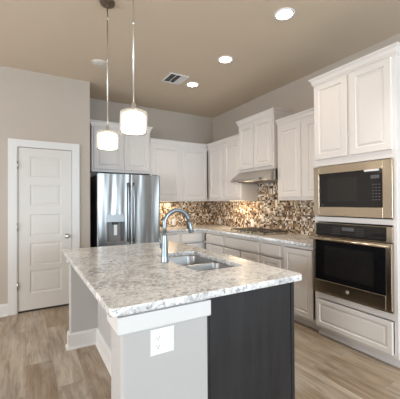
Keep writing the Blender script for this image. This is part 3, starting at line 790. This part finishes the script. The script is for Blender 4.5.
# ------------------------------------------------------------------ gas cooktop
ck = thing('gas_cooktop', 'low stainless gas cooktop set on the right-wall granite', 'cooktop', (2.88, 3.33, CT))
MB().prism(rrect(-0.25, 0.25, -0.375, 0.375, 0.02, 4), 'z', 0.0, 0.010).done('deck', 'hoodsteel', ck, 0.003)
for (bx, by, br) in ((-0.10, -0.24, 0.040), (0.13, -0.24, 0.034), (0.03, 0.0, 0.055), (-0.10, 0.24, 0.034), (0.13, 0.24, 0.045)):
    bn = MB().lathe([(br * 1.25, 0.010), (br * 1.2, 0.016), (br, 0.018), (br, 0.024)], (bx, by, 0), 24).done('burner', 'nickel', ck)
    MB().lathe([(br * 0.92, 0.024), (br * 0.92, 0.029), (br * 0.8, 0.031)], (bx, by, 0), 24).done('burner_cap', 'iron', bn)
for (y0, y1) in ((-0.365, -0.128), (-0.122, 0.122), (0.128, 0.365)):
    g = MB(); x0, x1 = -0.19, 0.235; z = 0.036; k = 0.005
    g.box(x0, x1, y0, y0 + 2 * k, z - k, z + k); g.box(x0, x1, y1 - 2 * k, y1, z - k, z + k); g.box(x0, x0 + 2 * k, y0, y1, z - k, z + k); g.box(x1 - 2 * k, x1, y0, y1, z - k, z + k)
    yc = (y0 + y1) / 2; g.box(x0, x1, yc - k, yc + k, z - k, z + k)
    for xc in (x0 + 0.10, x0 + 0.32): g.box(xc - k, xc + k, y0, y1, z - k, z + k)
    for xx in (x0 + k, x1 - k):
        for yy in (y0 + k, y1 - k): g.box(xx - k, xx + k, yy - k, yy + k, 0.010, z)
    g.done('grate', 'iron', ck)
for i in range(5):
    MB().lathe([(0.017, 0.010), (0.017, 0.014), (0.014, 0.016), (0.0125, 0.034), (0.009, 0.036)], (-0.222, -0.16 + 0.08 * i, 0), 20).done('knob', 'chrome', ck)

# ------------------------------------------------------------------ under-cabinet lights
def strip(label, loc, rz, W, power):
    t = thing('cabinet_light', label, 'light', loc, rz, 'lights below the wall cabinets')
    MB().box(-W/2, W/2, -0.03, 0.03, -0.016, 0).done('housing', 'plate', t, 0.002)
    MB().box(-W/2 + 0.012, W/2 - 0.012, -0.024, 0.024, -0.0195, -0.0161).done('lens', 'strip', t)
    l = bpy.data.lights.new('cabinet_light_glow', 'AREA'); l.shape = 'RECTANGLE'; l.size = W; l.size_y = 0.05; l.energy = power; l.color = (1.0, 0.76, 0.48)
    lo = bpy.data.objects.new('cabinet_light_glow', l); COL.objects.link(lo); lo.parent = t; lo.location = (0, 0, -0.022)
ZS = UB + 0.0195
strip('slim warm light below the cabinet beside the refrigerator', (2.06, YB - 0.16, ZS), 0, 0.5, 2.6)
strip('slim warm light below the corner cabinet beside the range hood', (XR - 0.16, 3.97, ZS), RZ, 0.5, 2.6)
hlamp = bpy.data.lights.new('hood_glow', 'AREA'); hlamp.shape = 'RECTANGLE'; hlamp.size = 0.5; hlamp.size_y = 0.06; hlamp.energy = 1.3; hlamp.color = (1.0, 0.78, 0.5)
lo = bpy.data.objects.new('hood_glow', hlamp); COL.objects.link(lo); lo.parent = hd; lo.location = (HW/2, -0.47, 0.0115)

# ------------------------------------------------------------------ ceiling fittings
def downlight(label, x, y, power=27, col=(1.0, 0.83, 0.62), cone=118):
    t = thing('recessed_light', label, 'ceiling light', (x, y, H), 0, 'recessed ceiling lights')
    MB().lathe([(0.092, 0.0), (0.092, -0.003), (0.085, -0.006), (0.072, -0.007), (0.070, 0.0)], (0, 0, 0), 36, cap0=False, cap1=False).done('trim_ring', 'plate', t)
    MB().lathe([(0.071, -0.0005), (0.071, -0.004), (0.03, -0.005)], (0, 0, 0), 36).done('lens', 'lens', t)
    l = bpy.data.lights.new('downlight_beam', 'SPOT'); l.energy = power; l.color = col; l.spot_size = math.radians(cone); l.spot_blend = 0.8; l.shadow_soft_size = 0.07
    lo = bpy.data.objects.new('downlight_beam', l); COL.objects.link(lo); lo.parent = t; lo.location = (0, 0, -0.012)
downlight('lit round recessed ceiling light farthest from the square air vent', 1.984, 1.90)
downlight('lit round recessed ceiling light in the middle of the row of three', 2.015, 2.85)
downlight('lit round recessed ceiling light directly beside the square air vent', 2.035, 3.69)

v = thing('air_vent', 'square louvred air vent set in the tan ceiling', 'vent', (1.74, 3.63, H))
b = MB(); rect = 0.135
b.box(-rect, rect, -0.15, -0.128, -0.008, 0); b.box(-rect, rect, 0.128, 0.15, -0.008, 0); b.box(-rect, -rect + 0.02, -0.128, 0.128, -0.008, 0); b.box(rect - 0.02, rect, -0.128, 0.128, -0.008, 0)
b.box(-0.040, -0.032, -0.128, 0.128, -0.007, 0); b.box(0.032, 0.040, -0.128, 0.128, -0.007, 0)
b.done('frame', 'plate', v, 0.001, seg=1)
MB().box(-rect + 0.02, rect - 0.02, -0.128, 0.128, -0.0012, 0).done('duct_opening', 'darkgrey', v)
for j, (a, c_, tilt) in enumerate(((-0.115, -0.040, -1), (-0.032, 0.032, -1), (0.040, 0.115, 1))):
    s = MB()
    for i in range(8):
        x = a + (c_ - a) * (i + 0.5) / 8
        s.loft([[(x - 0.0028 * tilt, -0.127, -0.0015), (x - 0.0020 * tilt, -0.127, -0.0015), (x + 0.0036 * tilt, -0.127, -0.007), (x + 0.0028 * tilt, -0.127, -0.007)],
                [(x - 0.0028 * tilt, 0.127, -0.0015), (x - 0.0020 * tilt, 0.127, -0.0015), (x + 0.0036 * tilt, 0.127, -0.007), (x + 0.0028 * tilt, 0.127, -0.007)]])
    s.done('louver_bank', 'plate', v)
sp = thing('ceiling_speaker', 'flat round off-white speaker set in the ceiling behind a pendant rod', 'speaker', (0.76, 3.67, H))
MB().lathe([(0.095, 0), (0.095, -0.004), (0.090, -0.008), (0.082, -0.008), (0.082, 0)], (0, 0, 0), 36, cap0=False, cap1=False).done('rim', 'spk', sp)
MB().lathe([(0.0815, -0.001), (0.0815, -0.006), (0.04, -0.008), (0.01, -0.0085)], (0, 0, 0), 36).done('grille', 'spk', sp)

def pendant(label, x, y, zb):
    t = thing('pendant_light', label, 'pendant light', (x, y, H), 0, 'pendant lights over the island')
    zb = zb - H; zt = zb + 0.142
    MB().lathe([(0.060, 0), (0.062, -0.010), (0.056, -0.020), (0.020, -0.026), (0.010, -0.030), (0.008, -0.045)], (0, 0, 0), 32).done('canopy', 'bronze', t)
    rd = MB(); rd.tube([(0, 0, -0.04), (0, 0, zt + 0.05)], 0.0055, 10)
    rd.lathe([(0.0055, -0.125), (0.0085, -0.128), (0.0085, -0.145), (0.0055, -0.148)], (0, 0, 0), 12); rd.lathe([(0.0055, -0.47), (0.0085, -0.473), (0.0085, -0.495), (0.0055, -0.498)], (0, 0, 0), 12)
    rd.done('rod', 'rod', t)
    MB().lathe([(0.008, zt + 0.055), (0.014, zt + 0.045), (0.016, zt + 0.018), (0.026, zt + 0.010), (0.030, zt + 0.001)], (0, 0, 0), 24).done('socket', 'rod', t)
    g = MB().lathe([(0.028, zt), (0.070, zt - 0.001), (0.082, zt - 0.007), (0.086, zt - 0.018), (0.086, zb + 0.0)], (0, 0, 0), 40, cap0=False, cap1=False).done('outer_glass', 'shadeglass', t)
    md = g.modifiers.new('thickness', 'SOLIDIFY'); md.thickness = 0.003; md.offset = 1
    MB().lathe([(0.028, zt - 0.014), (0.068, zt - 0.017), (0.0755, zt - 0.026), (0.0755, zb + 0.010), (0.069, zb + 0.004), (0.02, zb + 0.006)], (0, 0, 0), 40).done('inner_shade', 'shade_inner', t)
    MB().lathe([(0.0088, zt + 0.001), (0.0088, zt - 0.0135)], (0, 0, 0), 16).done('neck', 'rod', t)
    return t
pendant('lit glass drum pendant whose dark round ceiling canopy is in view', 0.585, 2.513, 1.797)
pendant('bigger-looking lit glass drum pendant, its rod running out of frame', 0.610, 1.903, 1.809)
# unseen ceiling lights on the living-room side, added to brighten the room
for x, y, lb in ((-1.6, -1.9, 'added unseen living-room ceiling light close to the front windows'), (-1.6, 0.9, 'added unseen living-room ceiling light midway along the room'), (-1.6, 3.2, 'added unseen living-room ceiling light nearest the pantry wall'), (1.2, -1.9, 'added unseen ceiling light between the front windows and the kitchen')):
    downlight(lb, x, y, 42)
downlight('added unseen ceiling light brightening the oven tower and aisle', 1.97, 0.95, 75, (1.0, 0.94, 0.88), 92)  # unseen light added to lift the low fronts and aisle floor
downlight('added unseen ceiling light brightening the front end of the kitchen', 1.96, -0.05, 40, (1.0, 0.95, 0.9))  # second unseen light, added to brighten the same lower area
